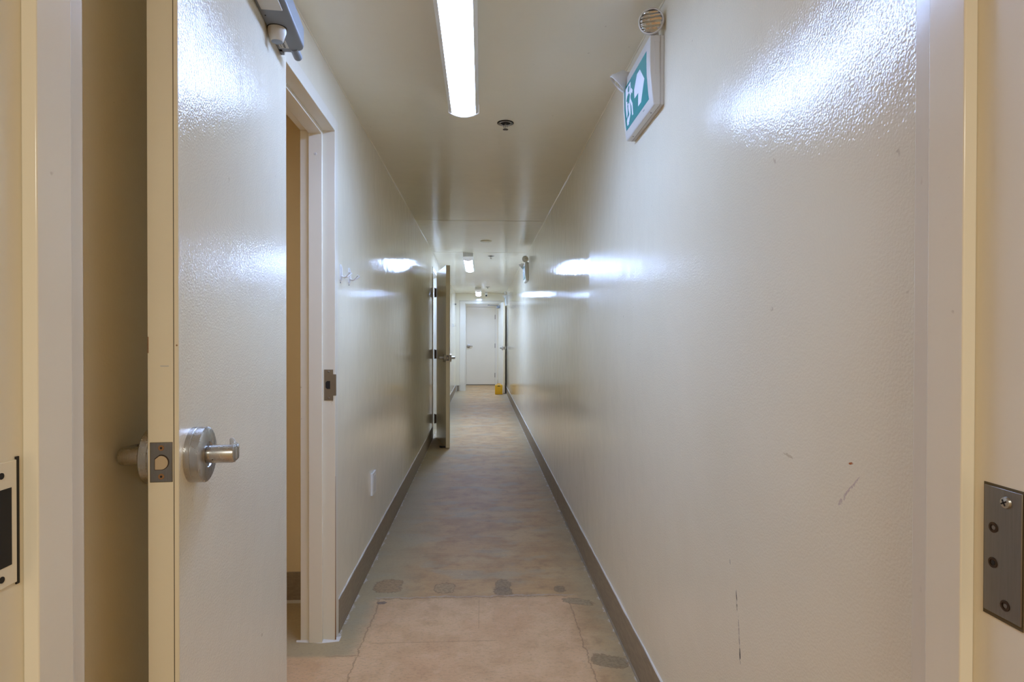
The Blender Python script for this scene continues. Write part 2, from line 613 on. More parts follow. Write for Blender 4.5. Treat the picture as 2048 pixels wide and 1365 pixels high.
# left wall
mb = MB()
wall_cells(mb, 'x', XL - T, XL, Y0 - 0.16, Y1 + 0.14, 0, H,
           [(O2[0] - CASE, O2[1] + CASE, O2[2] + CASE), (O3[0] - CASE, O3[1] + CASE, O3[2] + CASE)])
struct(mb.build('wall_left', M['paint']))
# right wall
mb = MB()
mb.box(XR, XR + T, Y0 - 0.16, Y1 + 0.14, 0, H)
struct(mb.build('wall_right', M['paint_right']))
# wall with the near doorway
mb = MB()
wall_cells(mb, 'y', 0.579, 0.731, -1.9, XL - T, 0, H, [])
wall_cells(mb, 'y', 0.579, 0.731, XL, XR, 0, H, [(O1[0] - CASE, XR, O1[2] + CASE)])
wall_cells(mb, 'y', 0.579, 0.731, XR + T, 1.7, 0, H, [])
struct(mb.build('wall_front', M['paint']))
# far wall around the far doorway
mb = MB()
wall_cells(mb, 'y', Y1 + 0.003, Y1 + 0.137, XL, XR, 0, H, [(O4[0] - 0.13, O4[1] + CASE, O4[2] + 0.07)])
struct(mb.build('wall_back', M['paint']))
# vestibule behind the far doorway
mb = MB()
mb.box(-0.95, -0.85, 14.38, 16.25, 0, H)
struct(mb.build('wall_vestibule_left', M['paint']))
mb = MB()
mb.box(0.85, 0.95, 14.38, 16.25, 0, H)
struct(mb.build('wall_vestibule_right', M['paint']))
mb = MB()
wall_cells(mb, 'y', 16.053, 16.18, -0.85, 0.85, 0, H, [(O5[0] - CASE, O5[1] + CASE, O5[2] + CASE)])
struct(mb.build('wall_vestibule_back', M['paint']))
mb = MB()
wall_cells(mb, 'y', 16.20, 16.25, -0.85, 0.85, 0, H, [])
struct(mb.build('wall_outer', M['room']))
mb = MB()
mb.box(-0.95, XL - T, 14.28, 14.38, 0, H)
mb.box(XR + T, 0.95, 14.28, 14.38, 0, H)
struct(mb.build('wall_vestibule_front', M['paint']))
# side rooms on the left
mb = MB()
mb.box(-2.4, XL - T, 2.86, 2.96, 0, H)
mb.box(-2.5, -2.4, 0.731, 2.96, 0, H)
mb.box(-2.4, -1.9, 0.60, 0.731, 0, H)
struct(mb.build('wall_side_room', M['room']))
mb = MB()
mb.box(-2.2, XL - T, 8.75, 8.85, 0, H)
mb.box(-2.3, -2.2, 6.9, 8.85, 0, H)
mb.box(-2.2, XL - T, 6.9, 7.0, 0, H)
struct(mb.build('wall_side_room', M['room']))
# the room the camera stands in
mb = MB()
mb.box(-2.0, -1.9, -2.4, 0.73, 0, H)
mb.box(1.7, 1.8, -2.4, 0.73, 0, H)
mb.box(-1.9, 1.7, -2.4, -2.3, 0, H)
struct(mb.build('wall_camera_room', M['room']))
# floor and ceiling
mb = MB()
mb.box(-2.5, 1.9, -2.4, 16.25, -0.1, 0.0)
struct(mb.build('floor', M['floor']))
mb = MB()
mb.box(-2.5, 1.9, -2.4, 16.25, H, H + 0.1)
struct(mb.build('ceiling', M['ceiling']))


# skirting with its caulk line
def skirting(name, pieces, h=0.14):
    e = None
    mb_ = MB()
    for (x0, x1, y0, y1) in pieces:
        mb_.box(x0, x1, y0, y1, 0.0, h)
    o = struct(mb_.build(name, M['base'], bevel=0.0015))
    return o


rnd = random.Random(4)


def caulk(parent, side, y0, y1, h=0.14):
    """wavy bead of paint along the top of the skirting"""
    x = XR if side > 0 else XL
    pts, rad = [], []
    n = max(3, int((y1 - y0) / 0.07))
    for i in range(n + 1):
        y = y0 + (y1 - y0) * i / n
        pts.append((x - side * 0.0015, y, h + 0.001 + rnd.uniform(-0.0012, 0.0025)))
        rad.append(rnd.uniform(0.0022, 0.0048))
    MB().tube(pts, rad, 6).build('caulk_bead', M['caulk'], parent, smooth=True)


bl = skirting('baseboard_left', [(XL, XL + 0.006, Y0 + 0.0, O2[0] - CASE - 0.005),
                                 (XL, XL + 0.006, O2[1] + CASE + 0.012, O3[0] - CASE - 0.003),
                                 (XL, XL + 0.006, O3[1] + CASE + 0.003, Y1)])
caulk(bl, -1, O2[1] + CASE + 0.012, O3[0] - CASE - 0.003)
caulk(bl, -1, O3[1] + CASE + 0.003, Y1)
br = skirting('baseboard_right', [(XR - 0.006, XR, Y0, 4.425), (XR - 0.006, XR, 4.431, 9.085), (XR - 0.006, XR, 9.095, Y1)], 0.145)
caulk(br, 1, Y0, 4.42, 0.145)
caulk(br, 1, 4.43, Y1, 0.145)
mb = MB()
mb.tube([(XR - 0.007, Y0 + i * 0.1, 0.003) for i in range(36)], [rnd.uniform(0.003, 0.008) for i in range(36)], 6)
mb.build('floor_sealant', M['base'], br, smooth=True)
skirting('baseboard_back', [(XL + 0.03, O4[0] - 0.135, Y1 - 0.008, Y1 + 0.004)], 0.13)
b2 = skirting('baseboard_side_room', [(-2.4, XL - T - 0.001, 2.85, 2.861)])
MB().box(-2.4, XL - T - 0.001, 2.845, 2.851, 0.0, 0.012).build('floor_sealant', M['caulk'], b2)


# painted joint ridges between the ceiling boards
for i, yj in enumerate((5.46, 7.47)):
    struct(MB().box(XL, XR, yj, yj + 0.004, H - 0.0015, H + 0.001).build('trim_%d' % (6 + i), M['ceiling']))
# bead in the wall-ceiling corners
for i, (x, s) in enumerate(((XL, 1), (XR, -1))):
    struct(MB().tube([(x + s * 0.001, Y0, H - 0.001), (x + s * 0.001, Y1, H - 0.001)], 0.0035, 8)
           .build('trim_%d' % (8 + i), M['paint'], smooth=True))


# ------------------------------------------------------------------ steel door frames
def frame(name, w0, w1, head, depth, rabbet, M4, faceL=CASE, faceR=CASE, faceH=CASE, stop_w=0.053, stop=0.0155,
          mat='frame', lip=0.004):
    """profile in local coordinates: x across the opening, y into the wall, z up; M4 places it"""
    mb_ = MB()
    d0, d1 = -lip, depth + lip
    mb_.box(w0 - faceL, w0, d0, d1, 0, head + faceH, M4)
    mb_.box(w1, w1 + faceR, d0, d1, 0, head + faceH, M4)
    mb_.box(w0, w1, d0, d1, head, head + faceH, M4)
    s0, s1 = rabbet, rabbet + stop_w
    mb_.box(w0, w0 + stop, s0, s1, 0, head, M4)
    mb_.box(w1 - stop, w1, s0, s1, 0, head, M4)
    mb_.box(w0 + stop, w1 - stop, s0, s1, head - stop, head, M4)
    o = struct(mb_.build(name, M[mat], bevel=0.0015))
    return o


F1 = frame('trim_1', O1[0], O1[1], O1[2], 0.160, 0.0635, Matrix.Translation((0, 0.575, 0)), faceR=XR - O1[1] - 0.0005, lip=0.0)
ML = Matrix(((0, -1, 0, XL), (1, 0, 0, 0), (0, 0, 1, 0), (0, 0, 0, 1)))      # local x -> +Y, local y -> -X
F2 = frame('trim_2', O2[0], O2[1], O2[2], T, 0.044, ML)
F3 = frame('trim_3', O3[0], O3[1], O3[2], T, 0.048, ML, lip=0.006)
F4 = frame('trim_4', O4[0], O4[1], O4[2], 0.14, 0.05, Matrix.Translation((0, Y1, 0)), faceL=0.118, faceH=0.06)
F5 = frame('trim_5', O5[0], O5[1], O5[2], 0.13, 0.05, Matrix.Translation((0, 16.05, 0)), lip=0.003)

# rust line and floor plaster at the foot of the side-room frame
mb = MB()
mb.tube([(XL + 0.0045, O2[1] + 0.0015, z_ * 0.06 + 0.005) for z_ in range(12)], [0.0028, 0.0024, 0.002, 0.0018, 0.0016, 0.0015, 0.0012, 0.0012, 0.001, 0.001, 0.0008, 0.0005], 6)
mb.build('rust_streak', M['rust'], F2, smooth=True)
mb = MB()
mb.sweep([[(XL - 0.15, O2[1] - 0.004, 0), (XL - 0.15, O2[1] + 0.01, 0), (XL - 0.15, O2[1] + 0.0, 0.006)],
          [(XL - 0.05, O2[1] - 0.018, 0), (XL - 0.05, O2[1] + 0.01, 0), (XL - 0.05, O2[1] - 0.004, 0.008)],
          [(XL + 0.02, O2[1] - 0.006, 0), (XL + 0.02, O2[1] + 0.04, 0), (XL + 0.012, O2[1] + 0.02, 0.006)]])
mb.build('floor_plaster', M['caulk'], F2, smooth=True)
# sloppy painted strip of wall beside that frame, down to the floor
MB().box(XL, XL + 0.003, O2[1] + CASE, O2[1] + CASE + 0.012, 0, 0.16).build('plaster_edge', M['frame'], F2)
# small screw plug on its stop
MB().lathe([(0.006, 0), (0.005, 0.002), (0, 0.0025)], 12, Matrix.Translation((XL - 0.07, O2[1] - 0.0155, 1.955)) @ Matrix.Rotation(R(90), 4, 'X')).build('screw_plug', M['offwhite'], F2, smooth=True)


# strike plate on the side-room frame (faces the camera, lip over the wall)
def strike_plate(parent, m4, lip_dir=1, mat='plate'):
    mb_ = MB()
    mb_.prism([(-0.018, -0.062), (0.018, -0.062), (0.018, -0.043), (0.030, -0.043), (0.030, 0.043), (0.018, 0.043), (0.018, 0.062), (-0.018, 0.062)], 0.0, 0.0018, m4)
    o = mb_.build('strike_plate', M[mat], parent, bevel=0.0004)
    h = MB()
    h.prism([(-0.012, -0.010), (-0.006, -0.016), (0.006, -0.016), (0.006, 0.016), (-0.006, 0.016), (-0.012, 0.010)], 0.0017, 0.0024, m4)
    h.build('latch_hole', M['dark'], o)
    s_ = MB()
    for zz in (-0.053, 0.053):
        s_.lathe([(0.0045, 0.0018), (0.003, 0.0026), (0, 0.0026)], 12, m4 @ Matrix.Translation((0.0, zz, 0)))
    s_.tube([(0.006, 0.004, 0.0022), (0.028, 0.004, 0.0022)], 0.0006, 5, m4)
    s_.build('screw', M['steel_dull'], o, smooth=True)
    return o


# local x -> +X (towards corridor), y -> Z, z -> -Y (towards the camera)
MS = Matrix(((1, 0, 0, XL - 0.0215), (0, 0, -1, O2[1] - 0.0002), (0, 1, 0, 1.033), (0, 0, 0, 1)))
strike_plate(F2, MS)

# painted strike opening on the near frame, left of the camera
X1 = O1[0]
o = MB().box(X1 - 0.001, X1 + 0.0022, 0.50 + 0.078, 0.6285, 0.9775, 1.0995).build('strike_plate', M['frame'], F1, bevel=0.0008)
MB().box(X1, X1 + 0.0016, 0.6285, 0.6325, 0.975, 1.102).build('strike_gap', M['dark'], o)
MB().box(X1 + 0.0020, X1 + 0.0027, 0.585, 0.6212, 0.9975, 1.0735).build('strike_opening', M['dark'], o, bevel=0.002)
for zz in (0.987, 1.087):
    MB().lathe([(0.0032, 0), (0.0032, 0.0008), (0, 0.0008)], 12, Matrix.Translation((X1 + 0.0021, 0.6085, zz)) @ Matrix.Rotation(R(90), 4, 'Y')).build('screw_hole', M['dark'], o)

# hinge leaf left on the near frame, right of the camera
X2_ = O1[1]
o = MB().box(X2_ - 0.0022, X2_ + 0.001, 0.578, 0.6235, 0.933, 1.066).build('hinge_leaf', M['steel_dull'], F1, bevel=0.0006)
MB().box(X2_ - 0.0008, X2_, 0.577, 0.6255, 0.9285, 1.0685).build('hinge_rebate', M['seam'], o)
MR = Matrix.Rotation(R(-90), 4, 'Y')
MB().lathe([(0.0062, 0), (0.0055, 0.002), (0.003, 0.003), (0, 0.0032)], 20, Matrix.Translation((X2_ - 0.0022, 0.596, 1.053)) @ MR).build('screw', M['steel'], o, smooth=True)
MB().box(-0.0035, 0.0035, -0.0007, 0.0007, 0.003, 0.0035, Matrix.Translation((X2_ - 0.0022, 0.596, 1.053)) @ MR @ Matrix.Rotation(R(30), 4, 'Z')).box(-0.0007, 0.0007, -0.0035, 0.0035, 0.003, 0.0035, Matrix.Translation((X2_ - 0.0022, 0.596, 1.053)) @ MR @ Matrix.Rotation(R(30), 4, 'Z')).build('screw_slot', M['dark'], o)
for (yy, zz) in ((0.6115, 1.023), (0.6118, 0.986), (0.5965, 0.947)):
    h = MB().lathe([(0.0055, 0), (0.0055, 0.0006), (0.0034, 0.0006), (0.0034, 0.0001), (0, 0.0001)], 20, Matrix.Translation((X2_ - 0.0022, yy, zz)) @ MR, caps=False).build('screw_hole', M['brass'], o, smooth=True)
    MB().lathe([(0.0024, 0), (0.0022, 0.0006), (0, 0.0008)], 12, Matrix.Translation((X2_ - 0.0022, yy - 0.0006, zz)) @ MR).build('hole_bottom', M['steel_dull'] if zz != 0.986 else M['dark'], h, smooth=True)

# ------------------------------------------------------------------ doors
def lever(parent, x, z, side, t=0.044, toward=-1, mat='steel'):
    """lever set: rose, hub and a return lever pointing to the hinge; side +1 on the y=0 face, -1 on the back"""
    base = Matrix.Translation((x, 0.0 if side > 0 else -t, z)) @ Matrix.Scale(side, 4, Vector((0, 1, 0)))
    # rose is turned around local y
    ry = base @ Matrix.Rotation(R(-90), 4, 'X')
    hub = MB()
    hub.lathe([(0.0148, 0.020), (0.0148, 0.062), (0.0135, 0.066), (0, 0.066)], 32, ry)
    hb = hub
    hh = 0.0135
    secs = []
    path = [(0.010, 0.052, 0.9, 0.016), (0.0, 0.0575, 1.0, 0.018), (-0.014, 0.0595, 1.0, 0.0165), (-0.030, 0.057, 1.0, 0.013), (-0.055, 0.047, 0.95, 0.011), (-0.085, 0.037, 0.85, 0.010),
            (-0.105, 0.030, 0.75, 0.009)]
    for (px, py, k, th) in path:
        a = hh * k
        xx = px * (-toward)
        secs.append([(xx, py - th / 2, -a * 0.8), (xx, py - th / 2, a * 0.8), (xx, py - th * 0.2, a), (xx, py + th * 0.3, a), (xx, py + th / 2, a * 0.7),
                     (xx, py + th / 2, -a * 0.7), (xx, py + th * 0.3, -a), (xx, py - th * 0.2, -a)])
    hb.sweep(secs, base)
    o_ = hb.build('lever_handle', M[mat], parent, bevel=0.0012, smooth=True)
    r_ = MB()
    r_.lathe([(0.045, 0.0), (0.045, 0.0075), (0.0443, 0.0083), (0.0443, 0.009), (0.045, 0.0098), (0.045, 0.0215), (0.0425, 0.0235), (0.021, 0.0245), (0.020, 0.0225), (0.0155, 0.0225), (0.0155, 0.020), (0.010, 0.020)], 48, ry)
    r_.build('rose', M[mat], o_, smooth=True)
    if side > 0:
        MB().lathe([(0.0012, 0), (0.0012, 0.0003), (0, 0.0003)], 10, base @ Matrix.Translation((0.013, 0.034, -0.007)) @ Matrix.Rotation(R(90), 4, 'Y')).build('grub_hole', M['dark'], o_)
    return o_


def latch_plate(parent, w, z, t=0.044):
    m4 = Matrix(((0, 0, 1, w), (1, 0, 0, -t / 2 - 0.003), (0, 1, 0, z), (0, 0, 0, 1)))  # local x->y, y->z, z->x
    o_ = MB().box(-0.0155, 0.0155, -0.030, 0.030, -0.001, 0.0006, m4).build('latch_plate', M['steel_dull'], parent, bevel=0.0004)
    MB().box(-0.0163, 0.0163, -0.0308, 0.0308, -0.001, 0.0002, m4).build('plate_rebate', M['seam'], o_)
    pts = [(-0.0095, -0.012), (0.0, -0.012)] + [(0.0 + 0.0115 * math.cos(a), 0.012 * math.sin(a)) for a in [R(-80 + 16 * i) for i in range(11)]] + [(0.0, 0.012), (-0.0025, 0.0115), (-0.0095, 0.006)]
    MB().prism(pts, 0.0005, 0.0008, m4).build('latch_bore', M['brass'], o_)
    pts2 = [(p[0] * 0.88 - 0.0004, p[1] * 0.88 - 0.0006) for p in pts]
    MB().prism(pts2, 0.0007, 0.0011, m4).build('latch_bolt', M['tan'], o_)
    for zz in (-0.022, 0.022):
        mz = m4 @ Matrix.Translation((0.0, zz, 0))
        sc = MB().lathe([(0.0045, 0.0006), (0.0040, 0.0011), (0.0018, 0.0010), (0, 0.0010)], 16, mz).build('screw', M['rust'], o_, smooth=True)
        MB().lathe([(0.0018, 0.0010), (0.0018, 0.0012), (0, 0.0012)], 12, mz).build('screw_recess', M['dark'], sc)
    return o_


def hinge(parent, z, x=0.0, y=-0.06, reach=True, t=0.044):
    mb_ = MB()
    for k in range(5):
        z0 = z - 0.057 + k * 0.0228
        mb_.lathe([(0.0068, z0 + 0.0005), (0.0068, z0 + 0.0223)], 14, Matrix.Translation((x, y, 0)))
    mb_.lathe([(0.004, z + 0.057), (0.005, z + 0.061), (0, z + 0.064)], 12, Matrix.Translation((x, y, 0)))
    if reach:
        mb_.box(x - 0.002, x + 0.001, y, -t - 0.0005, z - 0.055, z + 0.055)
        mb_.box(x - 0.03, x, y - 0.0015, y + 0.001, z - 0.055, z + 0.055)
    return mb_.build('hinge', M['brass'], parent, smooth=True)


def leaf(name, loc, ang, w, h, t=0.044, gap=0.006, z_handle=1.029, backset=0.060, hinges=(), hinge_y=-0.06, mat='door', levers=(1, -1), edge=True):
    e = struct(empty(name, loc, (0, 0, ang)))
    body = MB().box(0, w - 0.0012, -t, 0, gap, h).build('door_leaf', M[mat], e, bevel=0.0012)
    if edge:
        # cream edge band with the dark seam beside the corridor skin
        eb = MB().box(w - 0.0012, w, -t, -0.0075, gap, h).box(w - 0.0012, w, -0.0062, 0, gap, h).build('edge_band', M['edge'], e)
        MB().box(w - 0.002, w - 0.0004, -0.0078, -0.0058, gap, h).build('edge_seam', M['seam'], eb)
        latch_plate(e, w, z_handle)
    for s in levers:
        lever(e, w - backset, z_handle, s, t)
    for z in hinges:
        hinge(e, z, 0.0, hinge_y, hinge_y < 0, t)
    return e


# open leaf of the side room, folded back towards the camera
d1 = Vector((-0.4657, 0.965)) - Vector((-0.5400, 1.725))
D1 = leaf('door_1', (-0.5400, 1.725, 0), math.atan2(d1.y, d1.x), d1.length, 2.035, hinges=(), z_handle=1.029)
# chips on its latch edge
MB().box(d1.length - 0.001, d1.length + 0.0002, -0.0442, -0.0428, 1.197, 1.222).build('paint_chip', M['rust'], D1)
MB().lathe([(0.0014, 0), (0.001, 0.0003), (0, 0.0003)], 8, Matrix.Translation((d1.length, -0.0025, 1.209)) @ Matrix.Rotation(R(90), 4, 'Y')).build('paint_chip', M['rust'], D1)

MB().box(d1.length - 0.0003, d1.length + 0.0002, -0.026, -0.014, 1.176, 1.178).build('scuff', M['cap'], D1)
# closer on that leaf (local: x from the hinge, y out from the face)
prof = [(0.0, 1.975), (0.040, 1.975), (0.062, 1.980), (0.066, 1.984), (0.066, 2.032), (0.0, 2.032)]
clo = MB()
secs = []
for (x_, k) in ((0.395, 1.0), (0.105, 1.0), (0.090, 0.93), (0.084, 0.78)):
    secs.append([(x_, 0.0005 + y_ * k, z_) for (y_, z_) in prof])
clo.sweep(secs)
CL = clo.build('door_closer', M['closer'], D1, bevel=0.002)
CL['label'] = 'silver grey closer body'
MB().lathe([(0.0215, 0.0), (0.0215, -0.010), (0.0145, -0.032), (0.0135, -0.033), (0, -0.0325)], 36, Matrix.Translation((0.211, 0.023, 1.975))).build('spindle_cap', M['cap'], CL, smooth=True)
MB().lathe([(0.0135, -0.0332), (0, -0.0336)], 24, Matrix.Translation((0.211, 0.023, 1.975)), caps=False).build('cap_face', M['closer'], CL)
MB().lathe([(0.0228, 0.0), (0.0228, -0.0016)], 36, Matrix.Translation((0.211, 0.023, 1.975))).build('cap_gasket', M['dark'], CL)
MB().box(0.108, 0.150, 0.008, 0.030, 1.9742, 1.975).build('label_plate', M['label'], CL)
MB().box(0.300, 0.380, 0.008, 0.055, 1.972, 1.975).build('cover_pad', M['cap'], CL, bevel=0.001)
MB().lathe([(0.0016, 1.9738), (0.0016, 1.975)], 8, Matrix.Translation((0.27, 0.010, 0))).build('screw_hole', M['dark'], CL)
MB().tube([(0.10, 0.040, 1.983), (0.042, 0.040, 1.983)], 0.0115, 20).build('arm_knuckle', M['closer'], CL, bevel=0.001)
MB().box(0.066, 0.10, 0.0005, 0.010, 1.975, 2.02).build('mounting_bracket', M['closer'], CL)
# reads from below, along the leaf towards the hinge
mt = Matrix(((-1, 0, 0, 0.129), (0, 1, 0, 0.0215), (0, 0, -1, 1.9740), (0, 0, 0, 1)))
text_mesh('Norton', 0.0115, 'label_lettering', M['ink'], CL, mt)
mt = Matrix(((-1, 0, 0, 0.129), (0, 1, 0, 0.0125), (0, 0, -1, 1.9740), (0, 0, 0, 1)))
MB().box(0.114, 0.143, 0.0120, 0.0132, 1.9739, 1.9742).build('label_line', M['seam'], CL)

# second open leaf, further down on the left
d2 = Vector((-0.3445, 6.800)) - Vector((-0.504, 7.559))
D2 = leaf('door_2', (-0.504, 7.559, 0), math.atan2(d2.y, d2.x), d2.length, 2.034, gap=0.006, z_handle=1.005,
          hinges=(1.785, 1.028, 0.232), hinge_y=-0.066)
# third: open leaf beside the far doorway
d3 = Vector((0.535, 13.50)) - Vector((0.450, 14.265))
D3 = leaf('door_3', (0.450, 14.265, 0), math.atan2(d3.y, d3.x), d3.length, 2.034, gap=0.008, z_handle=1.012)
cb = MB().box(0.03, 0.25, -0.044 - 0.055, -0.0445, 1.925, 1.985).build('door_closer', M['closer'], D3, bevel=0.008)
MB().tube([(0.09, -0.075, 1.99), (0.02, -0.30, 2.005), (-0.02, -0.26, 2.01)], 0.007, 8).build('closer_arm', M['closer'], cb, smooth=True)
# closed door behind the far doorway
D4 = leaf('door_4', (0.369, 16.053, 0), R(180), 0.757, 2.054, gap=0.016, z_handle=1.025, edge=False, levers=(1,),
          hinges=(1.79, 1.035, 0.26), hinge_y=0.004)
MB().box(0.0, 0.757, -0.03, -0.02, 0.0, 0.016).build('gap_shade_strip', M['dark'], D4)  # dark strip standing in for the shade in the gap under the door

# ------------------------------------------------------------------ ceiling lights
def ceiling_light(x, y0, y1, key, label):
    L = y1 - y0
    e = tag(empty('ceiling_light', (x, y0, H)), label, 'ceiling light', None)
    e['group'] = 'corridor ceiling lights'
    MB().box(-0.0625, 0.0625, 0.0, L, -0.048, -0.0).build('housing', M['housing'], e, bevel=0.002)

    def arc(w, d0, d1, n=14):
        return [(-w + 2 * w * i / n, d1 + 0.020 * (2 * i / n - 1) ** 2) for i in range(n + 1)]
    # end caps
    for (a, b) in ((-0.004, 0.006), (L - 0.006, L + 0.004)):
        pts = [(-0.0655, -0.046)] + arc(0.0665, -0.062, -0.101) + [(0.0655, -0.046)]
        m4 = Matrix(((1, 0, 0, 0), (0, 0, 1, 0), (0, 1, 0, 0), (0, 0, 0, 1)))
        MB().prism(pts, a, b, m4).build('end_cap', M['cap_lit'], e, bevel=0.001)
    mb1, mb2 = MB(), MB()
    prof_ = arc(0.064, -0.060, -0.0995, 28)
    cen = [p for p in prof_ if abs(p[0]) <= 0.0522]
    m4 = Matrix(((1, 0, 0, 0), (0, 0, 1, 0), (0, 1, 0, 0), (0, 0, 0, 1)))
    mb1.prism(cen + [(cen[-1][0], -0.055), (cen[0][0], -0.055)], 0.0065, L - 0.0065, m4)
    mb1.build('diffuser', M['tube_' + key], e, smooth=True)
    for s in (-1, 1):
        w_ = [p for p in prof_ if p[0] * s >= 0.0500]
        w_ = sorted(w_, key=lambda p: p[0] * s)
        mb3 = MB()
        mb3.prism(w_ + [(s * 0.064, -0.048), (w_[0][0], -0.048)], 0.0065, L - 0.0065, m4)
        mb3.build('diffuser_edge', M['wing'], e, smooth=True)
    return e


ceiling_light(-0.0755, 1.43, 2.645, 'near', 'long lit ceiling light nearest the camera, left of the first exit sign')
ceiling_light(-0.160, 7.53, 8.79, 'mid', 'lit ceiling light halfway down the corridor, above the second open door')
ceiling_light(-0.0585, 12.575, 13.75, 'end', 'small lit ceiling light farthest away, just before the end doorway')

# housings of the three unseen lamps added to match the light
e = tag(empty('added_ceiling_lamp', (0.1, -1.1, H)), 'unseen square ceiling lamp added in the room behind the camera', 'ceiling lamp')
MB().box(-0.28, 0.28, -0.28, 0.28, -0.03, 0.0).build('housing', M['housing'], e, bevel=0.004)
e = tag(empty('added_ceiling_lamp', (-1.6, 1.9, H)), 'unseen ceiling lamp added inside the side room behind the open near door', 'ceiling lamp')
MB().box(-0.18, 0.18, -0.18, 0.18, -0.03, 0.0).build('housing', M['housing'], e, bevel=0.004)
e = tag(empty('added_ceiling_lamp', (0.0, 15.0, H)), 'unseen ceiling lamp added in the vestibule beyond the end doorway', 'ceiling lamp')
MB().box(-0.28, 0.28, -0.18, 0.18, -0.06, 0.0).build('housing', M['housing'], e, bevel=0.004)


# ------------------------------------------------------------------ exit signs with emergency heads
def head(parent, loc, direction, name='lamp_head'):
    d = Vector(direction).normalized()
    rot = d.to_track_quat('Z', 'Y').to_matrix().to_4x4()
    m4 = Matrix.Translation(loc) @ rot
    mb_ = MB()
    mb_.lathe([(0.0, -0.040), (0.018, -0.040), (0.024, -0.036), (0.034, -0.008), (0.0392, 0.0), (0.0392, 0.010), (0.0365, 0.012), (0.0345, 0.008)], 40, m4, caps=False)
    o_ = mb_.build(name, M['offwhite'], parent, smooth=True)
    prof_ = [(0.0352, 0.007)] + [(0.034 * math.cos(a), 0.007 + 0.0045 * math.sin(a)) for a in [R(10 * i) for i in range(1, 9)]] + [(0, 0.0115)]
    mb_ = MB()
    mb_.lathe(prof_, 40, caps=False)
    ln = mb_.build('reflector_lens', M['lens'], o_, smooth=True)
    ln.matrix_local = m4
    return o_


